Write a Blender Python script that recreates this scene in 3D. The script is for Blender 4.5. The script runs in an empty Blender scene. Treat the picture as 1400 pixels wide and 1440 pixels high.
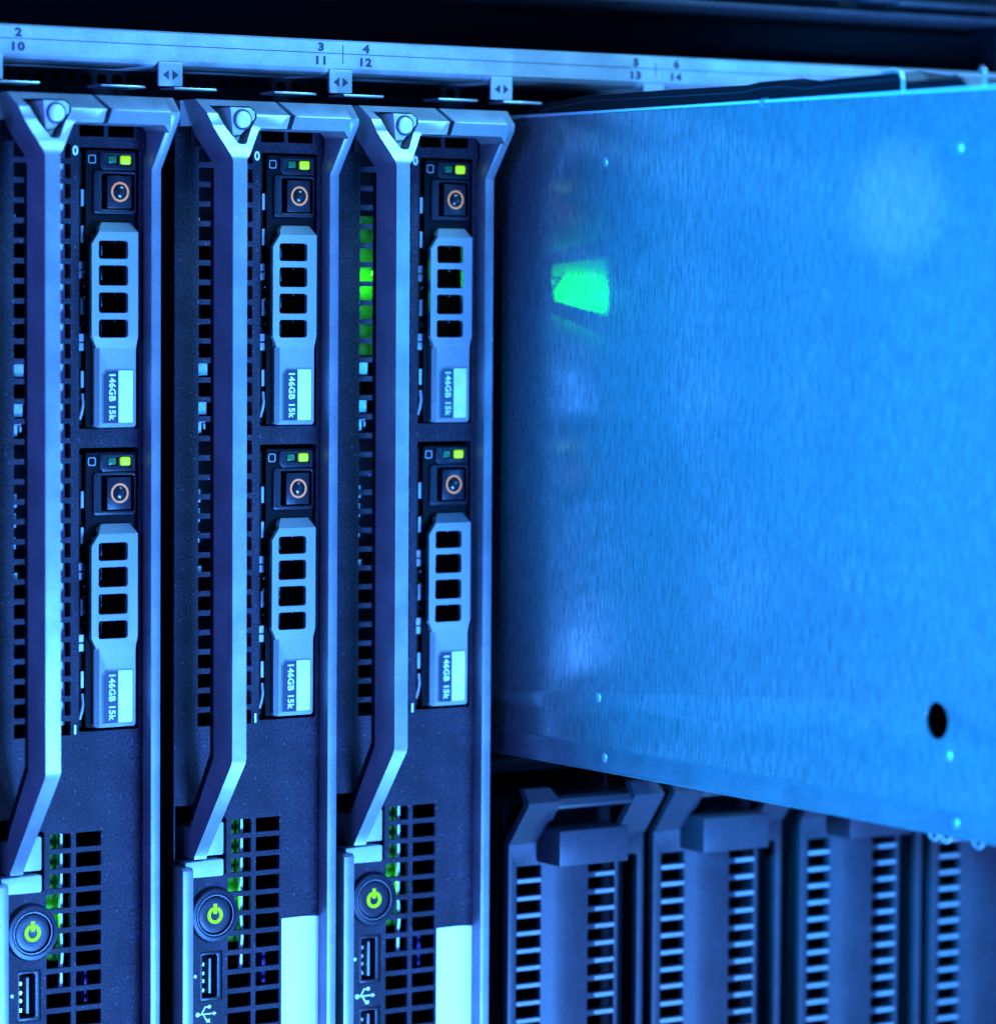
import bpy, bmesh, math, random
from mathutils import Vector, Matrix
random.seed(7)
S = 0.001                                    # everything below is written in millimetres
sc = bpy.context.scene
COL = sc.collection

# ------------------------------------------------------------------ camera
YAW, PIT, ROL = math.radians(33.79385561233603), math.radians(-3.287727272335089), math.radians(0.3860331218309524)
fw = Vector((math.sin(YAW)*math.cos(PIT), math.cos(YAW)*math.cos(PIT), math.sin(PIT)))
r0 = Vector((math.cos(YAW), -math.sin(YAW), 0)); u0 = r0.cross(fw)
rt = r0*math.cos(ROL) + u0*math.sin(ROL); up = -r0*math.sin(ROL) + u0*math.cos(ROL)
cam = bpy.data.cameras.new('camera'); co = bpy.data.objects.new('camera', cam); COL.objects.link(co)
m = Matrix((rt, up, -fw)).transposed().to_4x4()
m.translation = Vector((-468.81811655, -872.57040176, 24.64525228))*S
co.matrix_world = m
cam.sensor_fit = 'HORIZONTAL'; cam.sensor_width = 36; cam.lens = 5303.0269*36/1400
cam.clip_start = 0.02; cam.clip_end = 20
cam.dof.use_dof = True; cam.dof.focus_distance = 1.0; cam.dof.aperture_fstop = 10.0
sc.camera = co

# ------------------------------------------------------------------ world, lamps, exposure
w = bpy.data.worlds.new('World'); sc.world = w; w.use_nodes = True
w.node_tree.nodes['Background'].inputs[0].default_value = (0.095, 0.095, 1.0, 1)
w.node_tree.nodes['Background'].inputs[1].default_value = 0.33
sc.view_settings.view_transform = 'Standard'; sc.view_settings.look = 'None'
sc.view_settings.exposure = 0; sc.view_settings.gamma = 1
sc.render.film_transparent = False

def area(name, loc, tgt, size, power, color, spread=180, size_y=None):
    l = bpy.data.lights.new(name, 'AREA'); l.energy = power; l.color = color
    l.shape = 'RECTANGLE'; l.size = size*S; l.size_y = (size_y or size)*S; l.spread = math.radians(spread)
    o = bpy.data.objects.new(name, l); COL.objects.link(o); o.location = Vector(loc)*S
    o.rotation_euler = (Vector(tgt)-Vector(loc)).to_track_quat('-Z', 'Y').to_euler()
    return o
def spot(name, loc, tgt, radius, power, color, cone, blend):
    l = bpy.data.lights.new(name, 'SPOT'); l.energy = power; l.color = color; l.shadow_soft_size = radius*S
    l.spot_size = math.radians(cone); l.spot_blend = blend
    o = bpy.data.objects.new(name, l); COL.objects.link(o); o.location = Vector(loc)*S
    o.rotation_euler = (Vector(tgt)-Vector(loc)).to_track_quat('-Z', 'Y').to_euler()
    return o
area('key_lamp', (120, -470, -330), (10, 0, -40), 130, 18.5, (0.055, 0.26, 1.0))
area('top_lamp', (225, -225, 310), (20, -15, 55), 150, 5.0, (0.10, 0.46, 1.0))
area('low_lamp', (190, -160, -350), (10, -10, -105), 70, 1.3, (0.09, 0.44, 1.0))
area('fill_lamp', (-420, -260, 60), (60, 0, -20), 160, 2.8, (0.06, 0.14, 1.0))
spot('panel_highlight_beam', (-330, -420, 80), (117, -169, 48.5), 3, 26.0, (0.13, 0.60, 1.0), 4.2, 1.0)  # added beam that lays a pale highlight on the metal side panel
spot('panel_lamp', (-330, -420, 20), (117, -236, -10), 20, 115.0, (0.0, 0.30, 1.0), 42, .35)

# ------------------------------------------------------------------ materials
def new_mat(name):
    mt = bpy.data.materials.new(name); mt.use_nodes = True
    nt = mt.node_tree; b = nt.nodes['Principled BSDF']
    return mt, nt, b
def coords(nt, scale=(1, 1, 1)):
    tc = nt.nodes.new('ShaderNodeTexCoord'); mp = nt.nodes.new('ShaderNodeMapping')
    mp.inputs['Scale'].default_value = scale
    nt.links.new(tc.outputs['Object'], mp.inputs['Vector'])
    return mp.outputs['Vector']
def paint(name, col, rough, metal=0.0, grain=2600, amt=0.35, bump=0.25, flakes=0.0, spec=0.5, smear=0.15):
    mt, nt, b = new_mat(name); v = coords(nt)
    n = nt.nodes.new('ShaderNodeTexNoise'); n.inputs['Scale'].default_value = grain; n.inputs['Detail'].default_value = 2
    nt.links.new(v, n.inputs['Vector'])
    big = nt.nodes.new('ShaderNodeTexNoise'); big.inputs['Scale'].default_value = 90; big.inputs['Detail'].default_value = 4
    nt.links.new(v, big.inputs['Vector'])
    mr = nt.nodes.new('ShaderNodeMapRange'); mr.inputs[1].default_value = .3; mr.inputs[2].default_value = .7
    mr.inputs[3].default_value = 1-amt; mr.inputs[4].default_value = 1+amt
    nt.links.new(n.outputs[0], mr.inputs[0])
    mr2 = nt.nodes.new('ShaderNodeMapRange'); mr2.inputs[1].default_value = .35; mr2.inputs[2].default_value = .65
    mr2.inputs[3].default_value = 1-smear; mr2.inputs[4].default_value = 1+smear
    nt.links.new(big.outputs[0], mr2.inputs[0])
    mu = nt.nodes.new('ShaderNodeMath'); mu.operation = 'MULTIPLY'
    nt.links.new(mr.outputs[0], mu.inputs[0]); nt.links.new(mr2.outputs[0], mu.inputs[1])
    last = mu.outputs[0]
    if flakes > 0:
        vo = nt.nodes.new('ShaderNodeTexVoronoi'); vo.inputs['Scale'].default_value = 900
        nt.links.new(v, vo.inputs['Vector'])
        sp = nt.nodes.new('ShaderNodeSeparateColor'); nt.links.new(vo.outputs['Color'], sp.inputs[0])
        gt = nt.nodes.new('ShaderNodeMath'); gt.operation = 'GREATER_THAN'; gt.inputs[1].default_value = 0.93
        nt.links.new(sp.outputs[0], gt.inputs[0])
        lt = nt.nodes.new('ShaderNodeMath'); lt.operation = 'LESS_THAN'; lt.inputs[1].default_value = 0.28
        nt.links.new(vo.outputs['Distance'], lt.inputs[0])
        m1 = nt.nodes.new('ShaderNodeMath'); m1.operation = 'MULTIPLY'
        nt.links.new(gt.outputs[0], m1.inputs[0]); nt.links.new(lt.outputs[0], m1.inputs[1])
        m2 = nt.nodes.new('ShaderNodeMath'); m2.operation = 'MULTIPLY_ADD'; m2.inputs[1].default_value = flakes
        nt.links.new(m1.outputs[0], m2.inputs[0]); nt.links.new(last, m2.inputs[2])
        last = m2.outputs[0]
    vm = nt.nodes.new('ShaderNodeVectorMath'); vm.operation = 'SCALE'; vm.inputs[0].default_value = col
    nt.links.new(last, vm.inputs['Scale']); nt.links.new(vm.outputs[0], b.inputs['Base Color'])
    bp = nt.nodes.new('ShaderNodeBump'); bp.inputs['Strength'].default_value = bump; bp.inputs['Distance'].default_value = 0.00012
    nt.links.new(n.outputs[0], bp.inputs['Height']); nt.links.new(bp.outputs[0], b.inputs['Normal'])
    b.inputs['Roughness'].default_value = rough; b.inputs['Metallic'].default_value = metal
    b.inputs['Specular IOR Level'].default_value = spec
    return mt
def plain(name, col, rough=.5, metal=0.0, emit=None, es=1.0, spec=.5):
    mt, nt, b = new_mat(name)
    b.inputs['Base Color'].default_value = (*col, 1); b.inputs['Roughness'].default_value = rough
    b.inputs['Metallic'].default_value = metal; b.inputs['Specular IOR Level'].default_value = spec
    if emit: b.inputs['Emission Color'].default_value = (*emit, 1); b.inputs['Emission Strength'].default_value = es
    return mt

M = {}
M['plate'] = paint('textured_grey_powder_coat', (.023, .0175, .025), .55, 0, 1700, .65, 1.0, 2.0, spec=.10, smear=.25)
M['bezel'] = paint('grey_metallic_paint', (.18, .18, .185), .36, .25, 2600, .16, .25, .35)
M['handle'] = paint('silver_grey_handle_paint', (.21, .21, .21), .30, .3, 2600, .14, .22, .3)
M['carrier'] = paint('smooth_grey_plastic', (.20, .20, .20), .42, 0, 1200, .05, .08, .2, smear=.05)
M['latch'] = paint('light_grey_plastic', (.34, .35, .35), .4, 0, 2200, .12, .2)
M['rail'] = paint('brushed_satin_aluminium', (.29, .30, .30), .42, .2, 2200, .10, .15, .3)
M['module'] = paint('dark_grey_module_plastic', (.027, .023, .029), .45, 0, 900, .12, .2, .6, spec=.3, smear=.12)
M['dark'] = paint('black_textured_plastic', (.003, .0025, .004), .5, 0, 2000, .5, .4, 1.5, spec=.08)
M['black'] = plain('matt_black_interior', (.004, .004, .005), .7, spec=.15)
M['gloss'] = plain('glossy_black_plastic', (.01, .01, .012), .22)
M['sheet'] = paint('bare_steel_clip', (.5, .5, .5), .35, .7, 900, .15, .1)
M['white'] = plain('printed_white_ink', (.8, .8, .8), .6)
M['ink'] = plain('printed_dark_ink', (.012, .012, .03), .6)
M['label_dark'] = plain('dark_label_film', (.028, .024, .045), .4)
M['ring'] = plain('orange_print_glow', (.8, .20, .05), .5, emit=(1.0, .25, .06), es=.24)  # printed ring, glow put in so its orange shows under blue lamps
M['led_on'] = plain('lit_green_led', (.06, .12, .0), .5, emit=(.36, 1.0, .0), es=.95)
M['led_dark'] = plain('dark_green_led', (.02, .08, .03), .3, emit=(.0, .3, .1), es=.2)  # weak green glow is put into this dark lens
M['power'] = plain('lit_green_power_symbol', (.03, .10, .0), .6, emit=(.26, 1.0, .0), es=1.0, spec=.1)
M['pcb'] = plain('green_circuit_board', (.10, .40, .02), .5)
M['led_inner'] = plain('lit_inner_led', (.0, .1, .0), .5, emit=(.02, 1.0, .02), es=7)
M['pcb_dark'] = plain('dark_green_circuit_board', (.03, .14, .006), .6, spec=.1)
M['guide'] = plain('clear_light_guide', (.55, .62, .6), .3)
M['gold'] = plain('usb_contact_metal', (.5, .5, .35), .3, .8)
M['violet'] = plain('violet_heat_sink', (.05, .02, .14), .35, .3)
def label_white():
    mt, nt, b = new_mat('white_paper_label'); v = coords(nt)
    n = nt.nodes.new('ShaderNodeTexNoise'); n.inputs['Scale'].default_value = 160; n.inputs['Detail'].default_value = 3
    nt.links.new(v, n.inputs['Vector'])
    cr = nt.nodes.new('ShaderNodeValToRGB'); cr.color_ramp.elements[0].position = .3; cr.color_ramp.elements[1].position = .6
    cr.color_ramp.elements[0].color = (.62, .64, .62, 1); cr.color_ramp.elements[1].color = (.8, .8, .8, 1)
    nt.links.new(n.outputs[0], cr.inputs[0]); nt.links.new(cr.outputs[0], b.inputs['Base Color'])
    b.inputs['Roughness'].default_value = .5
    return mt
M['label'] = label_white()
def brushed():
    mt, nt, b = new_mat('brushed_sheet_metal')
    v = coords(nt, (1, 1, .14))
    n = nt.nodes.new('ShaderNodeTexNoise'); n.inputs['Scale'].default_value = 2400; n.inputs['Detail'].default_value = 3
    nt.links.new(v, n.inputs['Vector'])
    v2 = coords(nt, (1, 1, .11))
    n2 = nt.nodes.new('ShaderNodeTexNoise'); n2.inputs['Scale'].default_value = 1300; n2.inputs['Detail'].default_value = 3
    nt.links.new(v2, n2.inputs['Vector'])
    n3 = nt.nodes.new('ShaderNodeTexNoise'); n3.inputs['Scale'].default_value = 22; n3.inputs['Detail'].default_value = 5
    nt.links.new(coords(nt, (1, 1, .5)), n3.inputs['Vector'])
    ad = nt.nodes.new('ShaderNodeMath'); ad.operation = 'ADD'
    nt.links.new(n.outputs[0], ad.inputs[0]); nt.links.new(n2.outputs[0], ad.inputs[1])
    cr = nt.nodes.new('ShaderNodeMapRange'); cr.inputs[1].default_value = .75; cr.inputs[2].default_value = 1.25
    cr.inputs[3].default_value = .22; cr.inputs[4].default_value = .41
    nt.links.new(ad.outputs[0], cr.inputs[0])
    mx = nt.nodes.new('ShaderNodeMapRange'); mx.inputs[1].default_value = .3; mx.inputs[2].default_value = .7
    mx.inputs[3].default_value = .93; mx.inputs[4].default_value = 1.06
    nt.links.new(n3.outputs[0], mx.inputs[0])
    mu = nt.nodes.new('ShaderNodeMath'); mu.operation = 'MULTIPLY'
    nt.links.new(cr.outputs[0], mu.inputs[0]); nt.links.new(mx.outputs[0], mu.inputs[1])
    vm = nt.nodes.new('ShaderNodeVectorMath'); vm.operation = 'SCALE'; vm.inputs[0].default_value = (1, 1, 1)
    nt.links.new(mu.outputs[0], vm.inputs['Scale']); nt.links.new(vm.outputs[0], b.inputs['Base Color'])
    rr = nt.nodes.new('ShaderNodeMapRange'); rr.inputs[1].default_value = .75; rr.inputs[2].default_value = 1.25
    rr.inputs[3].default_value = .30; rr.inputs[4].default_value = .20
    nt.links.new(ad.outputs[0], rr.inputs[0]); nt.links.new(rr.outputs[0], b.inputs['Roughness'])
    b.inputs['Metallic'].default_value = .7
    bp = nt.nodes.new('ShaderNodeBump'); bp.inputs['Strength'].default_value = .02; bp.inputs['Distance'].default_value = 0.0001
    nt.links.new(ad.outputs[0], bp.inputs['Height']); nt.links.new(bp.outputs[0], b.inputs['Normal'])
    return mt
M['brushed'] = brushed()
M['tray'] = paint('darker_tray_metal', (.27, .26, .28), .3, .7, 1500, .12, .1)

# ------------------------------------------------------------------ helpers
def link(name, me, mat, parent=None):
    o = bpy.data.objects.new(name, me); COL.objects.link(o)
    if mat is not None:
        me.materials.clear(); me.materials.append(mat)
    if parent: o.parent = parent
    return o
def thing(name, label, cat, loc=(0, 0, 0), group=None):
    o = bpy.data.objects.new(name, None); COL.objects.link(o); o.empty_display_size = .005
    o.location = Vector(loc)*S; o['label'] = label; o['category'] = cat
    if group: o['group'] = group
    return o
def smooth(me, ang=35):
    for p in me.polygons: p.use_smooth = True
    try: me.set_sharp_from_angle(angle=math.radians(ang))
    except Exception: pass
def fill_curve(outer, holes, depth, bevel=0.0):
    """a filled 2D outline with holes, thick along local z, with eased edges"""
    cu = bpy.data.curves.new('c', 'CURVE'); cu.dimensions = '2D'; cu.fill_mode = 'BOTH'
    cu.extrude = max(depth/2-bevel, 0); cu.bevel_depth = bevel; cu.bevel_resolution = 1 if bevel else 0
    cu.offset = -bevel
    for pts in [outer]+list(holes):
        s = cu.splines.new('POLY'); s.points.add(len(pts)-1); s.use_cyclic_u = True
        for p, q in zip(s.points, pts): p.co = (q[0], q[1], 0, 1)
    o = bpy.data.objects.new('c', cu); COL.objects.link(o)
    dg = bpy.context.evaluated_depsgraph_get(); dg.update()
    me = bpy.data.meshes.new_from_object(o.evaluated_get(dg), depsgraph=dg)
    bpy.data.objects.remove(o); bpy.data.curves.remove(cu)
    bm = bmesh.new(); bm.from_mesh(me); bmesh.ops.remove_doubles(bm, verts=bm.verts, dist=1e-4)
    bmesh.ops.recalc_face_normals(bm, faces=bm.faces); bm.to_mesh(me); bm.free()
    return me
def ccw(p):
    a = sum(p[i][0]*p[(i+1) % len(p)][1]-p[(i+1) % len(p)][0]*p[i][1] for i in range(len(p)))
    return list(p) if a > 0 else list(p)[::-1]
def slab_mesh(outer, holes=(), y0=0, y1=2, bevel=0.0):       # outline in x,z; y0 is the front
    me = fill_curve(ccw(outer), [ccw(h)[::-1] for h in holes], y1-y0, bevel)
    ym = (y0+y1)/2
    for v in me.vertices: x, y, z = v.co; v.co = (x, ym-z, y)
    return me
def to_m(me):
    for v in me.vertices: v.co = v.co*S
    return me
def slab(name, outer, mat, parent, holes=(), y0=0, y1=2, bevel=0.0, warp=None, cuts=()):
    me = slab_mesh(outer, holes, y0, y1, bevel)
    if cuts or warp:
        bm = bmesh.new(); bm.from_mesh(me)
        for ax, c in cuts:
            no = Vector((1, 0, 0)) if ax == 'x' else Vector((0, 0, 1))
            bmesh.ops.bisect_plane(bm, geom=bm.verts[:]+bm.edges[:]+bm.faces[:], plane_co=no*c, plane_no=no, dist=1e-4)
        if warp:
            for v in bm.verts: v.co = warp(v.co)
        bm.to_mesh(me); bm.free()
    smooth(me, 30)
    return link(name, to_m(me), mat, parent)
def prof(name, pts, mat, parent, x0, x1, bevel=0.0, ang=30):         # outline in y,z; thick along x
    me = fill_curve(ccw(pts), [], x1-x0, bevel)
    xm = (x0+x1)/2
    for v in me.vertices: a, b, c = v.co; v.co = (xm+c, a, b)
    smooth(me, ang)
    return link(name, to_m(me), mat, parent)
def rr(x0, z0, x1, z1, r=.4, n=3):
    if r <= 0: return [(x0, z0), (x1, z0), (x1, z1), (x0, z1)]
    P = []
    for cx, cz, a in ((x1-r, z0+r, -90), (x1-r, z1-r, 0), (x0+r, z1-r, 90), (x0+r, z0+r, 180)):
        for i in range(n+1):
            t = math.radians(a+90*i/n); P.append((cx+r*math.cos(t), cz+r*math.sin(t)))
    return P
def circ(cx, cz, r, n=40): return [(cx+r*math.cos(2*math.pi*i/n), cz+r*math.sin(2*math.pi*i/n)) for i in range(n)]
def box(name, x0, x1, y0, y1, z0, z1, mat, parent, bevel=0.0, seg=2):
    bm = bmesh.new(); bmesh.ops.create_cube(bm, size=1)
    for v in bm.verts: v.co = Vector(((x0+x1)/2+v.co.x*(x1-x0), (y0+y1)/2+v.co.y*(y1-y0), (z0+z1)/2+v.co.z*(z1-z0)))
    if bevel: bmesh.ops.bevel(bm, geom=bm.edges[:], offset=bevel, segments=seg, affect='EDGES', profile=.5)
    me = bpy.data.meshes.new(name); bm.to_mesh(me); bm.free(); smooth(me, 40)
    return link(name, to_m(me), mat, parent)
def boxes(name, L, mat, parent, bevel=0.0):
    bm = bmesh.new()
    for x0, x1, y0, y1, z0, z1 in L:
        g = bmesh.ops.create_cube(bm, size=1)['verts']
        for v in g: v.co = Vector(((x0+x1)/2+v.co.x*(x1-x0), (y0+y1)/2+v.co.y*(y1-y0), (z0+z1)/2+v.co.z*(z1-z0)))
    if bevel: bmesh.ops.bevel(bm, geom=bm.edges[:], offset=bevel, segments=1, affect='EDGES')
    me = bpy.data.meshes.new(name); bm.to_mesh(me); bm.free()
    return link(name, to_m(me), mat, parent)
def lathe(name, c, prf, mat, parent, n=48, axis='y'):        # prf: (radius, y) from outside to centre, facing -y
    bm = bmesh.new(); rings = []
    for r, y in prf:
        rings.append([bm.verts.new((c[0]+r*math.cos(2*math.pi*i/n), y, c[1]+r*math.sin(2*math.pi*i/n))) for i in range(n)] if r > 1e-6
                     else [bm.verts.new((c[0], y, c[1]))])
    for a, b in zip(rings, rings[1:]):
        for i in range(n):
            j = (i+1) % n
            if len(b) == 1: bm.faces.new((a[i], a[j], b[0]))
            else: bm.faces.new((a[i], a[j], b[j], b[i]))
    bmesh.ops.recalc_face_normals(bm, faces=bm.faces)
    me = bpy.data.meshes.new(name); bm.to_mesh(me); bm.free(); smooth(me, 40)
    return link(name, to_m(me), mat, parent)
def tube(name, pts, r, mat, parent, n=8):
    bm = bmesh.new(); rings = []
    P = [Vector(p) for p in pts]
    for i, p in enumerate(P):
        d = (P[min(i+1, len(P)-1)]-P[max(i-1, 0)]).normalized()
        a = d.orthogonal().normalized(); b = d.cross(a)
        if rings:
            a = (pa-d*pa.dot(d)).normalized(); b = d.cross(a)
        pa = a
        rings.append([bm.verts.new(p+a*r*math.cos(2*math.pi*k/n)+b*r*math.sin(2*math.pi*k/n)) for k in range(n)])
    for A, B in zip(rings, rings[1:]):
        for k in range(n): bm.faces.new((A[k], A[(k+1) % n], B[(k+1) % n], B[k]))
    bm.faces.new(rings[0][::-1]); bm.faces.new(rings[-1])
    bmesh.ops.recalc_face_normals(bm, faces=bm.faces)
    me = bpy.data.meshes.new(name); bm.to_mesh(me); bm.free(); smooth(me, 50)
    return link(name, to_m(me), mat, parent)
def text(name, s, size, x, z, y, mat, parent, rot=0, bold=0.0, sx=1.0, space=1.0, thick=.03):
    cu = bpy.data.curves.new('t', 'FONT'); cu.body = s; cu.size = size; cu.align_x = 'CENTER'; cu.align_y = 'CENTER'
    cu.offset = bold; cu.extrude = thick; cu.space_character = space; cu.resolution_u = 4
    o = bpy.data.objects.new('t', cu); COL.objects.link(o)
    dg = bpy.context.evaluated_depsgraph_get(); dg.update()
    me = bpy.data.meshes.new_from_object(o.evaluated_get(dg), depsgraph=dg)
    bpy.data.objects.remove(o); bpy.data.curves.remove(cu)
    xs = [v.co.x for v in me.vertices]; ys = [v.co.y for v in me.vertices]
    cx, cy = (min(xs)+max(xs))/2, (min(ys)+max(ys))/2
    c, si = math.cos(rot), math.sin(rot)
    for v in me.vertices:
        a, b = (v.co.x-cx)*sx, v.co.y-cy
        v.co = Vector((x+a*c-b*si, y-v.co.z, z+a*si+b*c))
    return link(name, to_m(me), mat, parent)
def kids(o): return [c for c in bpy.data.objects if c.parent == o]
def copy_tree(o, parent=None):
    c = o.copy(); COL.objects.link(c)
    c.parent = parent
    for ch in kids(o): copy_tree(ch, c)
    return c

PITCH = 52.0

# ------------------------------------------------------------------ the chassis around the blades
def interp(z, T):
    for (za, a), (zb, b) in zip(T, T[1:]):
        if za <= z <= zb: return a+(b-a)*(z-za)/(zb-za)
    return T[0][1] if z < T[0][0] else T[-1][1]
ch = thing('server_chassis', 'rack server chassis with pale numbered rail running above the row of blades', 'server chassis', (0, 0, 75))
def CZ(o):                                   # the chassis Empty stands at z 75, its parts are written in world millimetres
    o.location = (0, 0, -75*S); return o
rail = CZ(prof('number_rail', [(-2, 85.4), (-2, 92.4), (-1.2, 92.9), (20, 92.9), (20, 83.6), (0, 83.6), (-1.2, 84.2)], M['rail'], ch, -175, 330, 0, 5))
boxes('dividing_line', [(-175, 330, -2.05, -1.9, 89.15, 89.35)], M['ink'], rail)
for k in range(-1, 3):
    tx = 62.7+104*k
    boxes('tick_mark', [(tx-.12, tx+.12, -2.06, -1.9, 87.2 if k else 86.6, 90.9 if k else 91.6)], M['ink'], rail)
    for s_, dx in ((0, -6.9), (1, 7.3)):
        n = 3+2*k+s_
        if n < 1: continue
        bo = .15
        text('slot_number', str(n), 2.9, tx+dx, 90.85, -2.05, M['ink'], rail, bold=bo, sx=1.35)
        text('slot_number', str(n+8), 2.9, tx+dx, 87.25, -2.05, M['ink'], rail, bold=bo, sx=1.3, space=1.2)
for k in range(-1, 5):
    x = 10+52*k
    t = CZ(slab('slot_tab', rr(x-3.55, 78.7, x+3.55, 84.9, .35), M['rail'], ch, y0=-2.2, y1=-1.3, bevel=.12))
    for s_ in (-1, 1):
        slab('arrow', [(x+s_*.55, 80.3), (x+s_*.55, 82.9), (x+s_*2.35, 81.6)], M['ink'], t, y0=-2.26, y1=-2.1)
    CZ(box('spring_finger', x+2.9, x+15.6, 1, 9, 78.05, 78.65, M['sheet'], ch, .12))
    CZ(box('spring_finger', x+33.3, x+46.3, 1, 9, 78.05, 78.65, M['sheet'], ch, .12))
# perforated dark strip behind the tabs
holes = [rr(-160+i*4.6, 80.2, -157+i*4.6, 82.6, .7, 2) for i in range(100)]
CZ(slab('perforated_strip', rr(-170, 77.3, 330, 90, 0), M['black'], ch, holes=holes, y0=22, y1=23))
CZ(box('upper_cover', -180, 330, 26, 180, 76.5, 92, M['black'], ch))
CZ(box('back_wall', -180, 360, 182, 186, -260, 130, M['black'], ch))
CZ(box('middle_shelf', 109.8, 330, 9, 180, -110.5, -106.5, M['black'], ch, .3))
CZ(box('bottom_shelf', -180, 360, 9, 180, -246, -242, M['black'], ch))
CZ(box('bay_wall', 328, 331, 9, 180, -242, 83, M['black'], ch))
CZ(box('top_gap_wall', -180, 360, 40, 44, 93, 130, M['black'], ch))
for xx in (-43.6-52-2, 7.4-52, 7.4, 9.0+52, 164.2, 215-.6, 267):
    CZ(box('slot_divider', xx-.25, xx+.25, 16, 180, -240, 76, M['black'], ch))

uu = thing('rack_unit', 'dark rack unit crossing the top right corner, its lower edge catching blue light', 'rack unit', (150, -2, 106))
def UZ(o): o.location = Vector((-150, 2, -106))*S; return o
UZ(box('lower_lip', -160, 330, -6, 60, 107.3, 109.0, M['module'], uu, .4))
UZ(box('front_cover', -160, 330, -3, 60, 109.6, 135, M['black'], uu, .4))
UZ(box('trim_strip', 60, 232, -7, -3, 111.6, 113.1, M['module'], uu, .5))
UZ(box('trim_strip', 252, 290, -7, -3, 111.0, 112.6, M['module'], uu, .5))
UZ(box('corner_clip', 239, 250, -9, -3, 111.4, 116, M['module'], uu, .6))
UZ(box('side_post', 296, 300, 0, 12, 94, 106.5, M['dark'], uu, .6))

# ------------------------------------------------------------------ one blade server
def handle_front(z): return interp(z, [(-126, -1.4), (-124.5, -2.0), (-98.2, -21.3), (-96.8, -21.8), (58.3, -21.5), (60.5, -21.2), (67.8, -17.0), (71.3, -16.4), (75.1, -12.5)])
def handle_back(z): return interp(z, [(-126, 11), (-117.6, 11), (-117.4, 0.0), (-114.5, -1.2), (-97.2, -11.9), (56.8, -11.4), (68.5, -4.6), (75.1, -4.2)])

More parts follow.
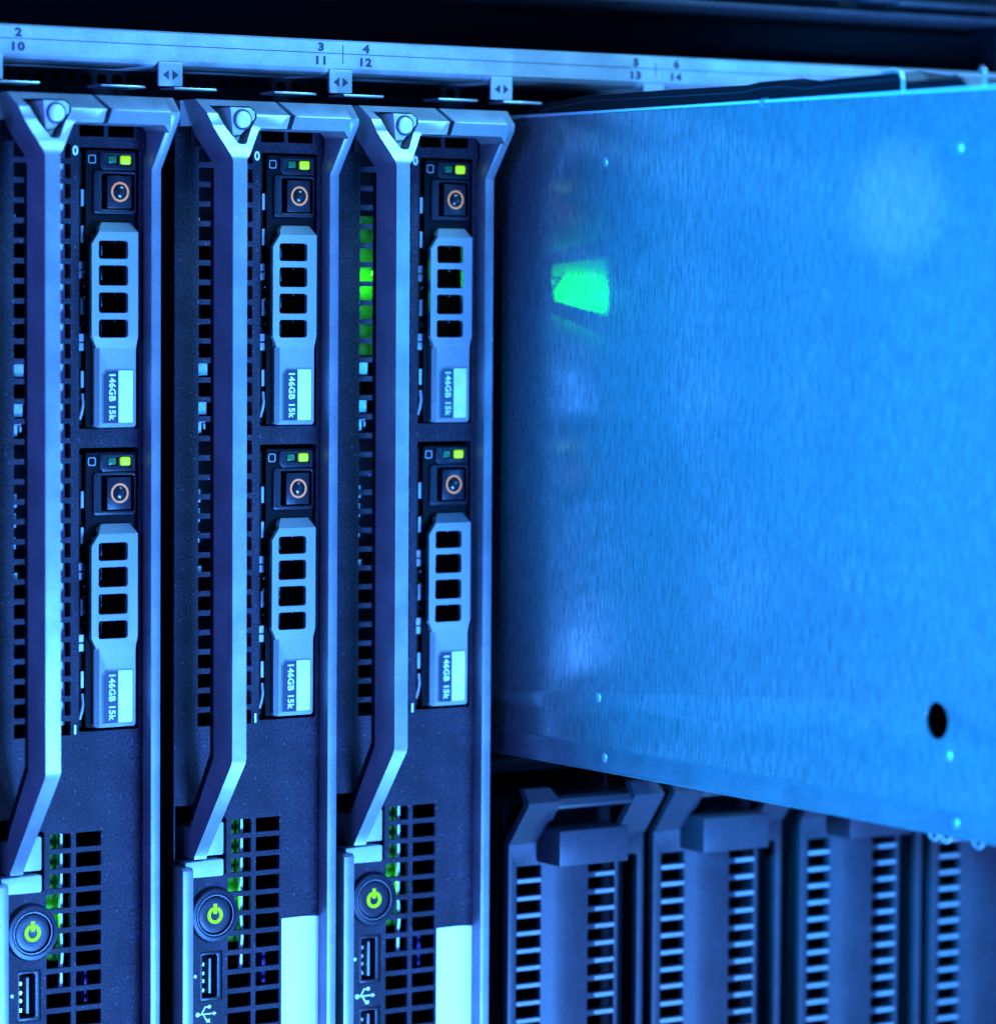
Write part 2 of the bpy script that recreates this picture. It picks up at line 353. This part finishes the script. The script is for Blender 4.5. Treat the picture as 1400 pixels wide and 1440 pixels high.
def make_blade():
    t = thing('blade_server', 'blade', 'blade server', (0, 0, 0), 'blade servers standing side by side')
    # faceplate: two vent columns, drive bays, notch for the handle foot, lower grid, usb openings
    H = []
    for i in range(30):
        zt = 63-5.16*i
        H.append(rr(-34.4, zt-3.75, -26.6, zt, .3, 2)); H.append(rr(-24.6, zt-3.75, -18.0, zt, .3, 2))
    H.append(rr(-15.6, 65.0, -8.4, 68.4, .3, 2)); H.append(rr(-7.2, 65.0, 0.2, 68.4, .3, 2))
    H.append(rr(-15.6, -10.7, 1.3, 62.2, .4, 2)); H.append(rr(-15.6, -89.7, 1.3, -15.6, .4, 2))
    n = 0
    for i in range(20):
        zt = -116-5.22*i
        if zt-3.9 < -214: break
        H.append(rr(-24.1 if i < 3 else -25.1, zt-3.9, -17.9, zt, .3, 2)); H.append(rr(-16.5, zt-3.9, -9.1, zt, .3, 2))
    H.append(rr(-33.4, -164.3, -26.7, -150.9, .3, 2)); H.append(rr(-33.4, -184.3, -26.7, -170.9, .3, 2))
    H.append(circ(-29.6, -141.1, 4.2, 32))
    OUT = [(-41.6, 68.0), (-41.6, -110.8), (-36.6, -110.8), (-36.6, -117.5), (-36.6, -126.5), (-36.6, -131.0),
           (-26.0, -131.0), (-25.6, -130.4), (-25.6, -115.4), (-26.0, -115.0), (-29.0, -115.0), (-29.0, -110.8), (-25.5, -110.8),
           (-25.5, -110.0), (3.6, -110.0), (3.6, 69.0), (-25, 69.0)]
    # the plate is one sheet: simple outline, latch pocket as a hole
    OUT = rr(-41.6, -216, 3.4, 68.6, .5, 2)
    H.append([(-42.5, -126.6), (-36.7, -126.6), (-36.7, -130.9), (-26.3, -130.9), (-25.6, -130.2), (-25.6, -115.6), (-26.3, -114.9), (-31.0, -114.9), (-31.6, -111.2), (-42.5, -111.2)])
    H[-1] = [(max(a, -41.2), b) for a, b in H[-1]]
    def warp(v):                                             # plate rolls forward into the edge strip, top left edge rolls back
        x, y, z = v
        if x > -2.6: y -= 2.6*(1-math.sqrt(max(0, 1-((x+2.6)/6.0)**2)))*1.6
        return Vector((x, y, z))
    fp = slab('faceplate', OUT, M['plate'], t, holes=H, y0=0, y1=1.3, bevel=0, warp=warp, cuts=[('x', c) for c in (-3.0, -2.6, -1.6, -.6, .4, 1.4, 2.4)])
    text('bay_number', '0', 3.3, -16.75, 61.3, -.05, M['white'], fp, bold=.09)
    text('bay_number', '1', 3.3, -16.75, -89.0, -.05, M['white'], fp, bold=.09)
    # housing behind, dark and deep
    me_boxes = [(-41.4, -40.9, 1.3, 160, -216, 68), (3.0, 3.5, 2, 160, -216, 68), (-41.4, 3.5, 40, 41, -216, 68),
                (-41.4, 3.5, 1.3, 160, 68, 68.6), (-41.4, 3.5, 1.3, 160, -216.6, -216), (3.5, 3.6, 1.3, 2, -100, 64)]
    boxes('housing', me_boxes, M['black'], t)
    # bright steel bits seen through the vents, lower board and light guide
    L = []
    for z0, z1, w_ in ((2.9, 6.2, 2.9), (-7.4, -3.9, 2.6), (-9.6, -8.9, 2.2), (-12.4, -9.6, 1.1), (-30.8, -27.2, .9), (-36, -32.2, .7), (-41.5, -38.4, .6), (-49.2, -47.6, 1.2), (42.6, 44.6, .5)):
        L.append((-33.4, -33.4+w_, 2.0, 5, z0, z1))
    L.append((-31.6, -31.0, 2.2, 5, -11.4, -9.8))
    for q in L: boxes('inner_bracket', [q], M['sheet'], t, .15)
    boxes('inner_shield', [(-19.9, -18.2, 3.0, 5, -88, 62)], M['guide'], t)
    boxes('circuit_board', [(-22.6, -18.5, 5.0, 5.4, -150, -116)], M['pcb_dark'], t)
    box('inner_led', -27.0, -25.8, 5.6, 6.6, 29.8, 31.0, M['led_inner'], t, .2)
    boxes('pocket_floor', [(-40.9, -25.2, 9.8, 10.1, -132, -112), (-25.4, -25.1, 1.3, 10, -132, -112)], M['black'], t)
    prof('light_guide', [(2.2, -116), (3.4, -116), (3.4, -158), (2.2, -158), (2.2, -152), (1.7, -148), (2.2, -143)], M['guide'], t, -20.0, -19.15, .2)
    boxes('heat_sink', [(-10.9, -9.9, 6, 10, -162, -153)], M['violet'], t)
    # right strip and the top right corner of the bezel
    bz = prof('edge_strip', [(-6, -216), (-6, 56.6), (-15.9, 69.4), (-16.2, 71.2), (-12.4, 75.0), (-3, 75.0), (-3, 62), (3, 50), (3, -216)], M['bezel'], t, 2.3, 5.2, .3)
    def warp2(v):
        x, y, z = v
        return Vector((x, y, z))
    # top bar, right length, with the slanted split line
    bar = [(-15.7, 67.8), (.7, 67.8), (2.5, 65.9), (2.5, 75.0), (-17.2, 75.0), (-14.6, 71.3)]
    def ybar(v):
        tt = v[1]+.5
        f = interp(v[2], [(60, -13), (67.8, -16.0), (71.3, -16.3), (75.05, -12.4)])
        return Vector((v[0], f+(-3.5-f)*tt, v[2]))
    slab('top_bar', bar, M['bezel'], t, y0=-.5, y1=.5, bevel=0, warp=ybar, cuts=[('z', c) for c in (67.9, 71.1, 71.5, 74.6)])
    prof('lower_strip', [(-5, -216), (-5, -128.0), (-4.2, -127.2), (.5, -127.2), (.5, -216)], M['bezel'], t, -41.6, -38.3, .25)
    # pull handle with the forked top
    hd = [(-36.3, -125.6), (-32.2, -125.6), (-32.1, 59.3), (-26.6, 64.6), (-25.2, 67.2), (-24.4, 67.8), (-17.4, 67.8), (-15.9, 71.3), (-18.6, 75.0),
          (-42.2, 75.0), (-43.6, 73.2), (-42.4, 70.2), (-36.3, 59.3)]
    hd = [(-36.3, -125.6), (-32.6, -125.6), (-32.1, -97.5), (-32.1, 59.3), (-26.3, 67.2), (-25.4, 67.8), (-17.6, 67.8), (-16.2, 71.3), (-18.7, 75.0),
          (-42.6, 75.0), (-36.3, 59.3)]
    hole = [(-39.4, 73.5), (-33.9, 63.9), (-33.3, 63.4), (-31.6, 63.4), (-31.0, 63.8), (-26.4, 70.6), (-26.4, 72.6), (-27.2, 73.5)]
    def yh(v):
        tt = v[1]+.5; z = v[2]; f, b = handle_front(z), handle_back(z)
        e = 0
        return Vector((v[0], f+(b-f)*tt, z))
    me = slab('pull_handle', hd, M['handle'], t, holes=[hole], y0=-.5, y1=.5, warp=yh,
              cuts=[('z', c) for c in (-124.5, -121, -117.6, -117.4, -114.5, -98.2, -97.2, -96.8, 56.8, 58.3, 60.5, 63, 67.8, 68.5, 71.2, 71.4, 74.6)])
    bv = me.modifiers.new('edge', 'BEVEL'); bv.width = .00028; bv.segments = 2; bv.limit_method = 'ANGLE'; bv.angle_limit = math.radians(40)
    prof('handle_spine', [(-11.3, 57.2), (-9.2, 57.2), (-9.7, -96.4), (.9, -113.4), (-1.0, -114.6), (-11.8, -97.4)], M['black'], me, -36.1, -33)
    prof('bar_end', [(-6, 68.3), (-6, 74.85), (-2.5, 74.85), (-2.5, 68.3)], M['handle'], t, -43.4, -36, .2)
    boxes('mould_line', [(-36.42, -36.3, -19.6, -19.4, -73, 41), (-36.42, -36.3, -19.6, -16.8, 41, 41.3), (-36.42, -36.3, -19.6, -16.8, -73, -72.7)], M['bezel'], me)
    # release button in the fork
    bw = [(-34.4, 73.0), (-28.4, 73.0), (-27.0, 72.0), (-27.0, 70.3), (-31.2, 65.9), (-33.6, 65.7)]
    rb = slab('release_button', bw, M['latch'], t, y0=-16.6, y1=-5, bevel=.25)
    slab('button_base', [(-34.2, 66), (-31.0, 66), (-31.6, 64.2), (-33.8, 64.1)], M['latch'], rb, y0=-16.0, y1=-7, bevel=.2)
    lathe('button_ring', (-30.8, 69.9), [(2.75, -16.55), (2.7, -16.9), (2.3, -16.95), (2.2, -16.7)], M['label_dark'], rb)
    lathe('button_dome', (-30.8, 69.9), [(2.25, -16.6), (2.1, -17.3), (1.5, -17.7), (.8, -17.9), (0, -17.95)], M['guide'], rb)
    boxes('fork_backing', [(-40, -26, -6, -5, 63, 74)], M['gloss'], t)
    # lower latch block
    slab('latch_block', [(-36, -125.0), (-27.1, -125.0), (-26.75, -124.6), (-26.75, -116.6), (-27.1, -116.2), (-33, -116.2)], M['latch'], t, y0=-.6, y1=6, bevel=.2)
    slab('latch_foot', [(-38.3, -126.4), (-27.1, -126.2), (-26.75, -126.6), (-26.75, -130.3), (-27.1, -130.7), (-38.3, -130.7)], M['latch'], t, y0=-.7, y1=6, bevel=.2)
    # power button
    pb = lathe('power_button', (-29.6, -141.1), [(7.4, .2), (7.35, -1.0), (7.0, -1.5), (6.0, -1.6), (5.5, -1.1), (5.35, -.2), (5.3, -.15), (4.5, -.1)], M['bezel_dark'], t, 64)
    cap = lathe('button_cap', (-29.6, -141.1), [(5.15, -.12), (5.1, -.5), (4.7, -1.0), (3.6, -1.15), (2, -1.0), (0, -.9)], M['bezel_dark'], pb, 64)
    lathe('button_rim', (-29.6, -141.1), [(5.6, -1.15), (5.5, -1.4), (5.35, -1.4), (5.3, -1.1)], M['bezel'], pb, 64)
    # power symbol, a thick ring with a bar breaking its top
    arc = []
    for i in range(33):
        a = math.radians(90+22+(360-44)*i/32); arc.append((a,))
    po = [(-29.6+2.3*math.cos(a[0]), -141.1+2.3*math.sin(a[0])) for a in arc]+[(-29.6+1.4*math.cos(a[0]), -141.1+1.4*math.sin(a[0])) for a in reversed(arc)]
    ps = slab_mesh(po, (), -1.3, -1.0); ps2 = slab_mesh(rr(-30.1, -140.7, -29.1, -138.0, .05, 1), (), -1.32, -1.0)
    bm = bmesh.new(); bm.from_mesh(ps); bm.from_mesh(ps2); me2 = bpy.data.meshes.new('power_symbol'); bm.to_mesh(me2); bm.free()
    link('power_symbol', to_m(me2), M['power'], pb)
    # usb ports
    for dz in (0, -20):
        us = slab('usb_port', rr(-33.3, -164.2+dz, -26.9, -151.0+dz, .5), M['bezel_dark'], t, holes=[rr(-32.7, -163.4+dz, -28.2, -151.8+dz, .6)], y0=.15, y1=6, bevel=.1)
        boxes('socket', [(-33.0, -27.2, 5, 5.6, -164+dz, -151.2+dz)], M['black'], us)
        box('tongue', -30.6, -29.9, .5, 5, -162.3+dz, -152.9+dz, M['carrier'], us, .1)
        boxes('contact', [(-32.4, -31.8, .8, 2.5, z+dz-.45, z+dz+.45) for z in (-154.4, -156.8, -158.9, -161.4)], M['gold'], us)
    # usb mark printed beside the port
    g = []
    X0, Z0 = -31.6, -167.7
    g.append(rr(X0-2.6, Z0-.16, X0+2.4, Z0+.16, 0))
    g.append([(X0+2.2, Z0-.55), (X0+3.1, Z0), (X0+2.2, Z0+.55)])
    g.append(circ(X0-2.6, Z0, .62, 16)); g.append(circ(X0+.9, Z0+1.9, .5, 14)); g.append(rr(X0+.1, Z0-2.3, X0+1.1, Z0-1.4, 0))
    g.append([(X0-1.4, Z0-.1), (X0-.3, Z0+1.75), (X0+.9, Z0+1.75), (X0+.9, Z0+2.05), (X0-.5, Z0+2.05), (X0-1.75, Z0)])
    g.append([(X0-.8, Z0+.1), (X0+.2, Z0-1.7), (X0+.6, Z0-1.7), (X0+.6, Z0-2.0), (X0+.0, Z0-2.0), (X0-1.15, Z0)])
    bm = bmesh.new()
    for i, q in enumerate(g):
        a = slab_mesh(q, (), -.05-.012*i, .0); bm.from_mesh(a)
    a = slab_mesh(circ(-35.0, -157.3, .45, 14), (), -.06, 0); bm.from_mesh(a)
    me3 = bpy.data.meshes.new('usb_symbol'); bm.to_mesh(me3); bm.free(); link('usb_symbol', to_m(me3), M['white'], fp)
    # metal spring clips down the left of each drive bay
    clips = []
    for base in (0, -78.3):
        for i, z in enumerate((49.2, 39.8, 30.5, 21.1, 11.8, 2.2)):
            if i % 2 == 0 and i: clips += [(-15.4, -13.7, .8, 1.3, z+base+.2, z+base+2.2), (-15.4, -13.7, .8, 1.3, z+base-2.2, z+base-.2)]
            else: clips.append((-14.7, -13.8, .7, 1.2, z+base-2.2, z+base+2.2))
    boxes('spring_clip', clips, M['sheet'], t, .08)
    for base in (0, -78.3):
        tube('bay_hook', [(-14.1, 1.2, -1.5+base), (-14.0, .9, -4.2+base), (-14.5, .8, -6.2+base), (-15.1, .9, -8.2+base)], .5, M['sheet'], t)
    return t
M['shroud'] = plain('black_shroud_plastic', (.003, .003, .004), .35, spec=.25)
M['flange'] = plain('bright_cut_edge', (.5, .5, .5), .4, .2)
M['bezel_dark'] = paint('dark_button_plastic', (.013, .011, .017), .34, 0, 1800, .3, .3, .6, spec=.25)

def make_drive():
    """written for the upper bay of a blade whose origin is the blade's own"""
    t = thing('hard_drive', 'drive', 'hard drive', (0, 0, 0), 'hot swap hard drives')
    slab('carrier_frame', rr(-13.7, -10.3, .75, 61.6, .5), M['dark'], t, holes=[rr(-11.4, 45.6, .3, 55.9, .6), rr(-12.6, 12.5, -1.2, 39.0, .5)], y0=0, y1=.6)
    box('top_ledge', -13.8, .4, -.9, 0, 61.1, 61.5, M['dark'], t, .1)
    slab('indicator_panel', [(-9.9, 61.0), (.6, 61.0), (.6, 56.6), (-8.9, 56.6), (-9.9, 57.6)], M['bezel_dark'], t,
         holes=[rr(-7.6, 58.0, -4.5, 60.4, .2), rr(-4.0, 57.7, -.5, 60.5, .4)], y0=-.6, y1=.2, bevel=.12)
    boxes('led_well', [(-7.6, -.4, .2, .5, 57.6, 60.6)], M['black'], t)
    box('status_led', -7.2, -4.9, -.3, .3, 58.3, 60.1, M['led_dark'], t, .15)
    box('status_led', -3.7, -.8, -.75, .3, 58.0, 60.25, M['led_on'], t, .45, 3)
    ic = slab_mesh(rr(-13.0, 58.1, -10.8, 60.3, .5), [rr(-12.8, 58.3, -11.0, 60.1, .4)], -.06, .0)
    link('disk_icon', to_m(ic), M['latch'], t)
    # button recess and button
    slab('button_surround', rr(-11.8, 45.2, .7, 56.3, 1.0), M['bezel_dark'], t, holes=[rr(-9.4, 46.2, .2, 55.6, .5)], y0=-.7, y1=.0, bevel=.25)
    boxes('recess_floor', [(-11.4, .3, 2.2, 2.6, 45.6, 55.9)], M['black'], t)
    bt = box('release_button', -8.0, -.9, -1.1, 2.0, 46.6, 55.0, M['bezel_dark'], t, .2)
    lathe('orange_ring', (-4.3, 50.85), [(2.6, -1.12), (2.6, -1.2), (2.05, -1.2), (2.05, -1.12)], M['ring'], bt, 48)
    lathe('button_lens', (-4.3, 50.85), [(2.0, -1.11), (1.85, -1.5), (1.3, -1.85), (.6, -2.0), (0, -2.05)], M['gloss'], bt, 40)
    # handle: windowed grille above, label body below, sloping top and waist
    W = [rr(-11.7, a, -3.1, b, .75) for a, b in ((33.4, 38.2), (26.5, 31.8), (19.4, 24.8), (13.0, 17.8))]
    out = [(-13.7, 13.4), (-11.9, 10.6), (-11.9, -9.7), (-11.2, -10.3), (-.4, -10.3), (-.2, -9.9), (-.2, 40.3), (-1.0, 42.9), (-9.4, 42.9), (-10.9, 41.4), (-13.7, 37.2)]
    def wp(v):
        tt = v[1]+.5; x, z = v[0], v[2]
        f = interp(z, [(-10.4, -1.6), (-9.4, -2.2), (10.2, -2.2), (13.4, -3.4), (40.4, -3.4), (42.9, -.6)])
        # soft left shoulder on the label body
        if z < 10.6 and x < -10.8: f += (-10.8-x)*.9
        b = interp(z, [(-11, .2), (10.6, .2), (11.4, f+1.3), (40.4, f+1.3), (42.9, .3)])
        return Vector((x, f+(b-f)*tt, z))
    h = slab('carrier_handle', out, M['carrier'], t, holes=W, y0=-.5, y1=.5, warp=wp, cuts=[('z', c) for c in (-9.4, 10.2, 10.6, 11.4, 13.4, 40.4)]+[('x', -10.8)])
    bv = h.modifiers.new('edge', 'BEVEL'); bv.width = .00035; bv.segments = 3; bv.limit_method = 'ANGLE'; bv.angle_limit = math.radians(35)
    # honeycomb wires and pins behind the windows
    boxes('beam_shield', [(-1.1, -.8, .7, 9, -10, 61), (-.85, -.35, -2.3, .0, 11.5, 40), (-13.6, -13.2, -2.3, .0, 14, 37), (-15.7, -14.05, 1.6, 1.8, -10, 61)], M['black'], t)  # added walls stop the green spill; one is also the handle's black side
    wires = []
    bmx = []
    for z in (36.5, 30.2, 23.2, 16.0):
        bmx += [(-7.35, -7.1, 3.5, 4, z-2.2, z+.6), (-10.6, -9.9, 4.5, 5, z-.4, z-.15), (-4.2, -3.85, 2.2, 2.6, z+.9, z+1.5)]
    boxes('inner_pin', bmx, M['bezel'], t)
    pts = []
    for z in (28.6, 21.8, 15.0):
        pts.append([(-11.6, 5, z+1.8), (-10.3, 5, z+.2), (-10.3, 5, z-1.0), (-11.6, 5, z-2.4)])
        pts.append([(-10.3, 5, z+.2), (-8.8, 5, z+1.6)])
    for p in pts: tube('inner_wire', p, .14, M['bezel'], t, 6)
    # label
    lb = slab('capacity_label', [(-9.8, -9.1), (-5.35, -9.1), (-5.35, 4.5), (-8.7, 4.5), (-9.8, 3.2)], M['label_dark'], t, y0=-2.28, y1=-2.1)
    slab('label_rim', [(-10.0, -9.35), (-1.0, -9.35), (-.8, -9.1), (-.8, 4.5), (-1.0, 4.75), (-8.8, 4.75), (-10.0, 3.4)], M['carrier'], lb,
         holes=[[(-9.8, -9.15), (-1.05, -9.15), (-1.05, 4.55), (-8.75, 4.55), (-9.8, 3.25)]], y0=-2.45, y1=-2.1, bevel=.06)
    text('capacity_text', '146GB 15k', 2.55, -7.1, -2.5, -2.33, M['white'], lb, rot=-math.pi/2, bold=.06, sx=1.0, space=1.06)
    slab('white_strip', rr(-5.3, -9.1, -1.1, 4.5, .2), M['label'], t, y0=-2.3, y1=-2.1)
    return t

proto = make_blade(); dproto = make_drive()
BL = [(-1, 0.0, 'blade server cut off by the left edge, only its bezel corner showing', None),
      (0, 0.0, 'leftmost full blade server, its handle crossing green glints near the left edge', None),
      (1, 2.1, 'middle blade server between the two others, white sticker low on its right side', -143.9),
      (2, 0.0, 'blade server beside the pulled out metal panel, green light behind its upper vents', -151.0)]
blades = {}
for k, dx, lab, st in BL:
    b = proto if k == 0 else copy_tree(proto)
    b.location = Vector((k*PITCH+dx, 0, 0))*S; b['label'] = lab
    b['category'] = 'blade server'; b['group'] = 'blade servers standing side by side'
    blades[k] = b
pos_w = {-1: 'blade beyond the left edge', 0: 'leftmost full blade', 1: 'middle blade', 2: 'blade beside the pulled out metal panel'}
for k, dx, lab, st in BL:
    for j, (nm, dz) in enumerate((('upper', 0), ('lower', -78.4))):
        d = dproto if (k == 0 and j == 0) else copy_tree(dproto)
        d.location = Vector((k*PITCH+dx, 0, dz))*S
        d['label'] = '%s hard drive in the %s' % (nm, pos_w[k])
        d['category'] = 'hard drive'; d['group'] = 'hot swap hard drives'
    if st:
        s_ = slab('blank_sticker', [(-8.4, -215), (2.2, -215), (2.2, st), (-8.4, st-.1)], M['white'], blades[k], y0=-.12, y1=-.03, cuts=[('x', c) for c in (-2.6, -1.6, -.6, .4, 1.4)],
                  warp=lambda v: Vector((v[0], v[1]-(2.6*(1-math.sqrt(max(0, 1-((v[0]+2.6)/6.0)**2)))*1.6 if v[0] > -2.6 else 0), v[2])))

boxes('status_board', [(-31, -24.2, 8, 8.4, 8, 46)], M['pcb_dark'], blades[2])

# green status lights glowing inside the blades (seen through vents and past the drives)
def glow(name, loc, power, rad=.8, color=(.10, 1.0, .0)):
    l = bpy.data.lights.new(name, 'POINT'); l.energy = power; l.color = color; l.shadow_soft_size = rad*S
    o = bpy.data.objects.new(name, l); COL.objects.link(o); o.location = Vector(loc)*S
    return o
for k, dx, lab, st in BL:
    if k < 0: continue
    x = k*PITCH+dx
    glow('power_glow', (x-22.6, 2.6, -137.5), .0012)
    glow('vent_glow', (x-28.5, 4.6, 28), (.0004, .0001, .006)[k], 1.0)
spot('status_glow', (2*PITCH-22.6, 20, 30.1), (2*PITCH+13, -48, 30.9), .35, .045, (.0, 1.0, .0), 42, 1.0)

# ------------------------------------------------------------------ the pulled-out half-height blade
p = thing('pulled_out_server', 'half height blade server slid far out of its slot, showing its brushed bare metal side', 'blade server', (117, 0, -102))
def PZ(o): o.location = Vector((-117, 0, 102))*S; return o
PX = 117.0
hole = [(-186.1+4.15*math.cos(2*math.pi*i/40), -76.1+4.5*math.sin(2*math.pi*i/40)) for i in range(40)]
me = fill_curve(ccw([(-330, -96.9), (150, -96.9), (150, 73.5), (-330, 73.5)]), [ccw(hole)[::-1]], .9, .15)
for v in me.vertices: a, b, c = v.co; v.co = (PX+.45+c, a, b)
smooth(me, 30)
PZ(link('side_panel', to_m(me), M['brushed'], p))
PZ(prof('base_tray', [(-330, -102.9), (-330, -96.8), (150, -96.8), (150, -102.9)], M['tray'], p, PX-.5, PX+.7, .3))
PZ(box('tray_lip', PX-.85, PX-.2, -330, 150, -103.3, -102.7, M['brushed'], p, .15))
PZ(box('tray_seam', PX-.62, PX-.3, -330, 150, -97.0, -96.7, M['brushed'], p))
PZ(box('tray_floor', PX+.9, 161, -330, 150, -102.9, -101.9, M['brushed'], p))
PZ(box('far_side_panel', 160, 161, -330, 150, -101.8, 73, M['sheet'], p))
PZ(box('inner_lining', PX+14, PX+15, -325, 148, -95, 70, M['black'], p))
PZ(box('board_deck', PX+2.4, 159.8, -325, 148, -60, -58, M['black'], p))
# turned-over bright top edge
PZ(prof('top_flange', [(-330, 73.6), (-330, 74.3), (150, 74.3), (150, 73.6)], M['flange'], p, PX-.15, PX+1.6, .12))
for (y, z) in ((-47.7, 60.5), (-191.8, 60.2), (-46.5, -83.4), (-190.7, -84.0), (-50.3, -99.4), (-194.2, -99.8)):
    bm = bmesh.new(); bmesh.ops.create_uvsphere(bm, u_segments=20, v_segments=12, radius=1)
    x0 = PX-.45 if z < -95 else PX
    for v in bm.verts: v.co = Vector((x0+v.co.x*.45, y+v.co.y*1.15, z+v.co.z*1.45))
    me = bpy.data.meshes.new('rivet'); bm.to_mesh(me); bm.free(); smooth(me, 60)
    PZ(link('rivet', to_m(me), M['sheet'], p))
# black plastic air shroud standing above the panel's top edge
bm = bmesh.new()
pr_ = [(-4, 73.6), (-20, 76.6), (-43, 78.3), (-90, 78.0), (-112, 77.9), (-118, 78.6), (-128, 78.7), (-136, 77.7), (-150, 78.2), (-173, 78.6), (-176, 76.3), (-196, 76.2), (-199, 74.0)]
pr_ = [(y+7, z+.5) for y, z in pr_]
for i, (y, z) in enumerate(pr_):
    for x in (PX+2.6, PX+9, PX+30): bm.verts.new((x, y, z+(.0 if x < PX+5 else (.7 if x < PX+20 else -.8)))); bm.verts.new((x, y, 66))
bm.verts.ensure_lookup_table()
for i in range(len(pr_)-1):
    a, b = i*6, (i+1)*6
    V = bm.verts
    bm.faces.new((V[a], V[b], V[b+1], V[a+1])); bm.faces.new((V[a], V[a+2], V[b+2], V[b])); bm.faces.new((V[a+2], V[a+4], V[b+4], V[b+2])); bm.faces.new((V[a+4], V[a+5], V[b+5], V[b+4]))
bm.faces.new((V[b], V[b+2], V[b+4], V[b+5], V[b+1])); bm.faces.new((V[0], V[1], V[5], V[4], V[2]))
bmesh.ops.recalc_face_normals(bm, faces=bm.faces)
me = bpy.data.meshes.new('air_shroud'); bm.to_mesh(me); bm.free(); PZ(link('air_shroud', to_m(me), M['shroud'], p))
PZ(tube('shroud_seam', [(PX+2.6, y, z-1.6) for y, z in pr_[1:-3]], .16, M['module'], p, 6))
for y0_, pts in ((-173, [(PX+3, -167, 78.9), (PX+2.2, -172, 79.2), (PX+1.6, -175.5, 78.4), (PX+1.4, -176.6, 76), (PX+1.4, -176.6, 73)]),
                 (-205, [(PX+3, -203, 77.5), (PX+2, -204.5, 78.3), (PX+1.6, -206, 77.2), (PX+1.4, -206, 73.4)]),
                 (-214, [(PX+3, -212.5, 78.2), (PX+2.4, -214.5, 77.6), (PX+1.6, -218, 75.4), (PX+1.5, -219.5, 73.4)])):
    PZ(tube('wire_hook', [(a, b+7.5, c+.4) for a, b, c in pts], .45, M['sheet'], p))
PZ(lathe('edge_bump', (PX+.4, 73.6), [(1.2, -117), (1.1, -115.5), (0, -115)], M['sheet'], p, 20))
for y in (-182, -186.5, -198):
    PZ(tube('lower_hook', [(PX+1.4, y, -102.2), (PX+1.4, y-.6, -104.4), (PX+1.4, y-2.2, -105.2), (PX+1.4, y-3.6, -104.4), (PX+1.4, y-4.6, -102.2)], .26, M['sheet'], p))

# ------------------------------------------------------------------ lower row of half-height modules
def make_module():
    t = thing('server_module', 'module', 'server module', (0, 0, 0), 'half height server modules in the lower row')
    L, Rr = -41.0, 5.4
    H = []
    for i in range(22):
        zt = -134.9-4.95*i
        if zt < -232: break
        H.append(rr(-38.3, zt-3.4, -30.0, zt, .3, 2)); H.append(rr(-13.9, zt-3.4, -4.6, zt, .3, 2))
    H.append(rr(-3.4, -232, 3.4, -134.2, .8))
    def wp(v):
        x, y, z = v                                      # raised middle between the vent columns
        e = 0
        if -29.5 < x < -14.4: e = -1.2*min(1, (x+29.5)/2.5, (-14.4-x)/2.5)
        return Vector((x, y+e, z))
    slab('front_panel', rr(L, -236, Rr, -128.2, .6), M['module'], t, holes=H, y0=-6, y1=-3.4, bevel=.2, warp=wp, cuts=[('x', c) for c in (-29.5, -27, -16.9, -14.4)])
    boxes('channel_floor', [(-3.6, 3.6, 2, 3, -232, -134)], M['dark'], t)
    boxes('vent_backing', [(-40, -4.4, 8, 8.4, -236, -128)], M['black'], t)
    boxes('housing', [(L+.3, L+1, -3.4, 150, -236, -118), (Rr-1, Rr-.3, -3.4, 150, -236, -118), (L+.3, Rr-.3, 60, 61, -236, -118), (L+.3, Rr-.3, 6, 150, -119, -118.2), (L+.3, Rr-.3, 6, 150, -237, -236.2)], M['black'], t)
    sl = []
    for i in range(20):
        z = -138.3-4.95*i
        if z < -232: break
        sl += [(-38.2, -30.1, -6.15, -5.2, z-1.35, z-.2), (-11.5, -4.7, -6.15, -5.2, z-1.35, z-.2)]
    boxes('slat_highlights', sl, M['carrier'], t, .2)  # paler ridges laid on the bars, standing in for the light they catch
    # the two raked shoulders and the bar between them
    def rake(v):
        tt = v[1]+.5
        f = interp(v[2], [(-128.4, -6.2), (-116.4, -15.8), (-115.9, -15.8), (-112.4, -12.2)])
        return Vector((v[0], f+(f+2.6-f)*tt, v[2]))
    slab('shoulder', [(L, -128.3), (-30.5, -128.3), (-30.2, -116.2), (-31.4, -112.4), (L+.8, -112.4), (L, -116.0)], M['module'], t, y0=-.5, y1=.5, warp=rake, cuts=[('z', c) for c in (-128.0, -120, -116.4, -115.9)])
    slab('shoulder', [(-4.6, -128.3), (Rr, -128.3), (Rr, -116.0), (Rr-.6, -112.4), (-4.0, -112.4), (-5.0, -116.2)], M['module'], t, y0=-.5, y1=.5, warp=rake, cuts=[('z', c) for c in (-128.0, -120, -116.4, -115.9)])
    prof('cross_bar', [(-14.2, -118.2), (-14.8, -117.2), (-13.6, -115.6), (-7, -115.6), (-7, -118.2)], M['module'], t, -30.6, -4.6, .25)
    boxes('hand_recess', [(-31, -4.2, -3.0, -2.2, -128.4, -116.2)], M['dark'], t)
    box('finger_lip', -26.5, -12.5, -5.9, -4.0, -126.0, -118.6, M['dark'], t, .5)
    box('pull_block', -31.7, -8.2, -17.5, -5.8, -134.0, -124.0, M['module'], t, .45)
    return t
mods = make_module()
ML = ['lower row module right of the third blade, its whole pull block in view',
      'second module of the lower row, pull block partly under the metal side panel',
      'third module of the lower row, only the pull block tip showing below the panel edge',
      'rightmost module of the lower row, cut off by the right edge']
for i, dx in enumerate((.6, -1.4, .2, -1.2)):
    o = mods if i == 0 else copy_tree(mods)
    o.location = Vector(((3+i)*PITCH+dx, 0, 0))*S; o['label'] = ML[i]
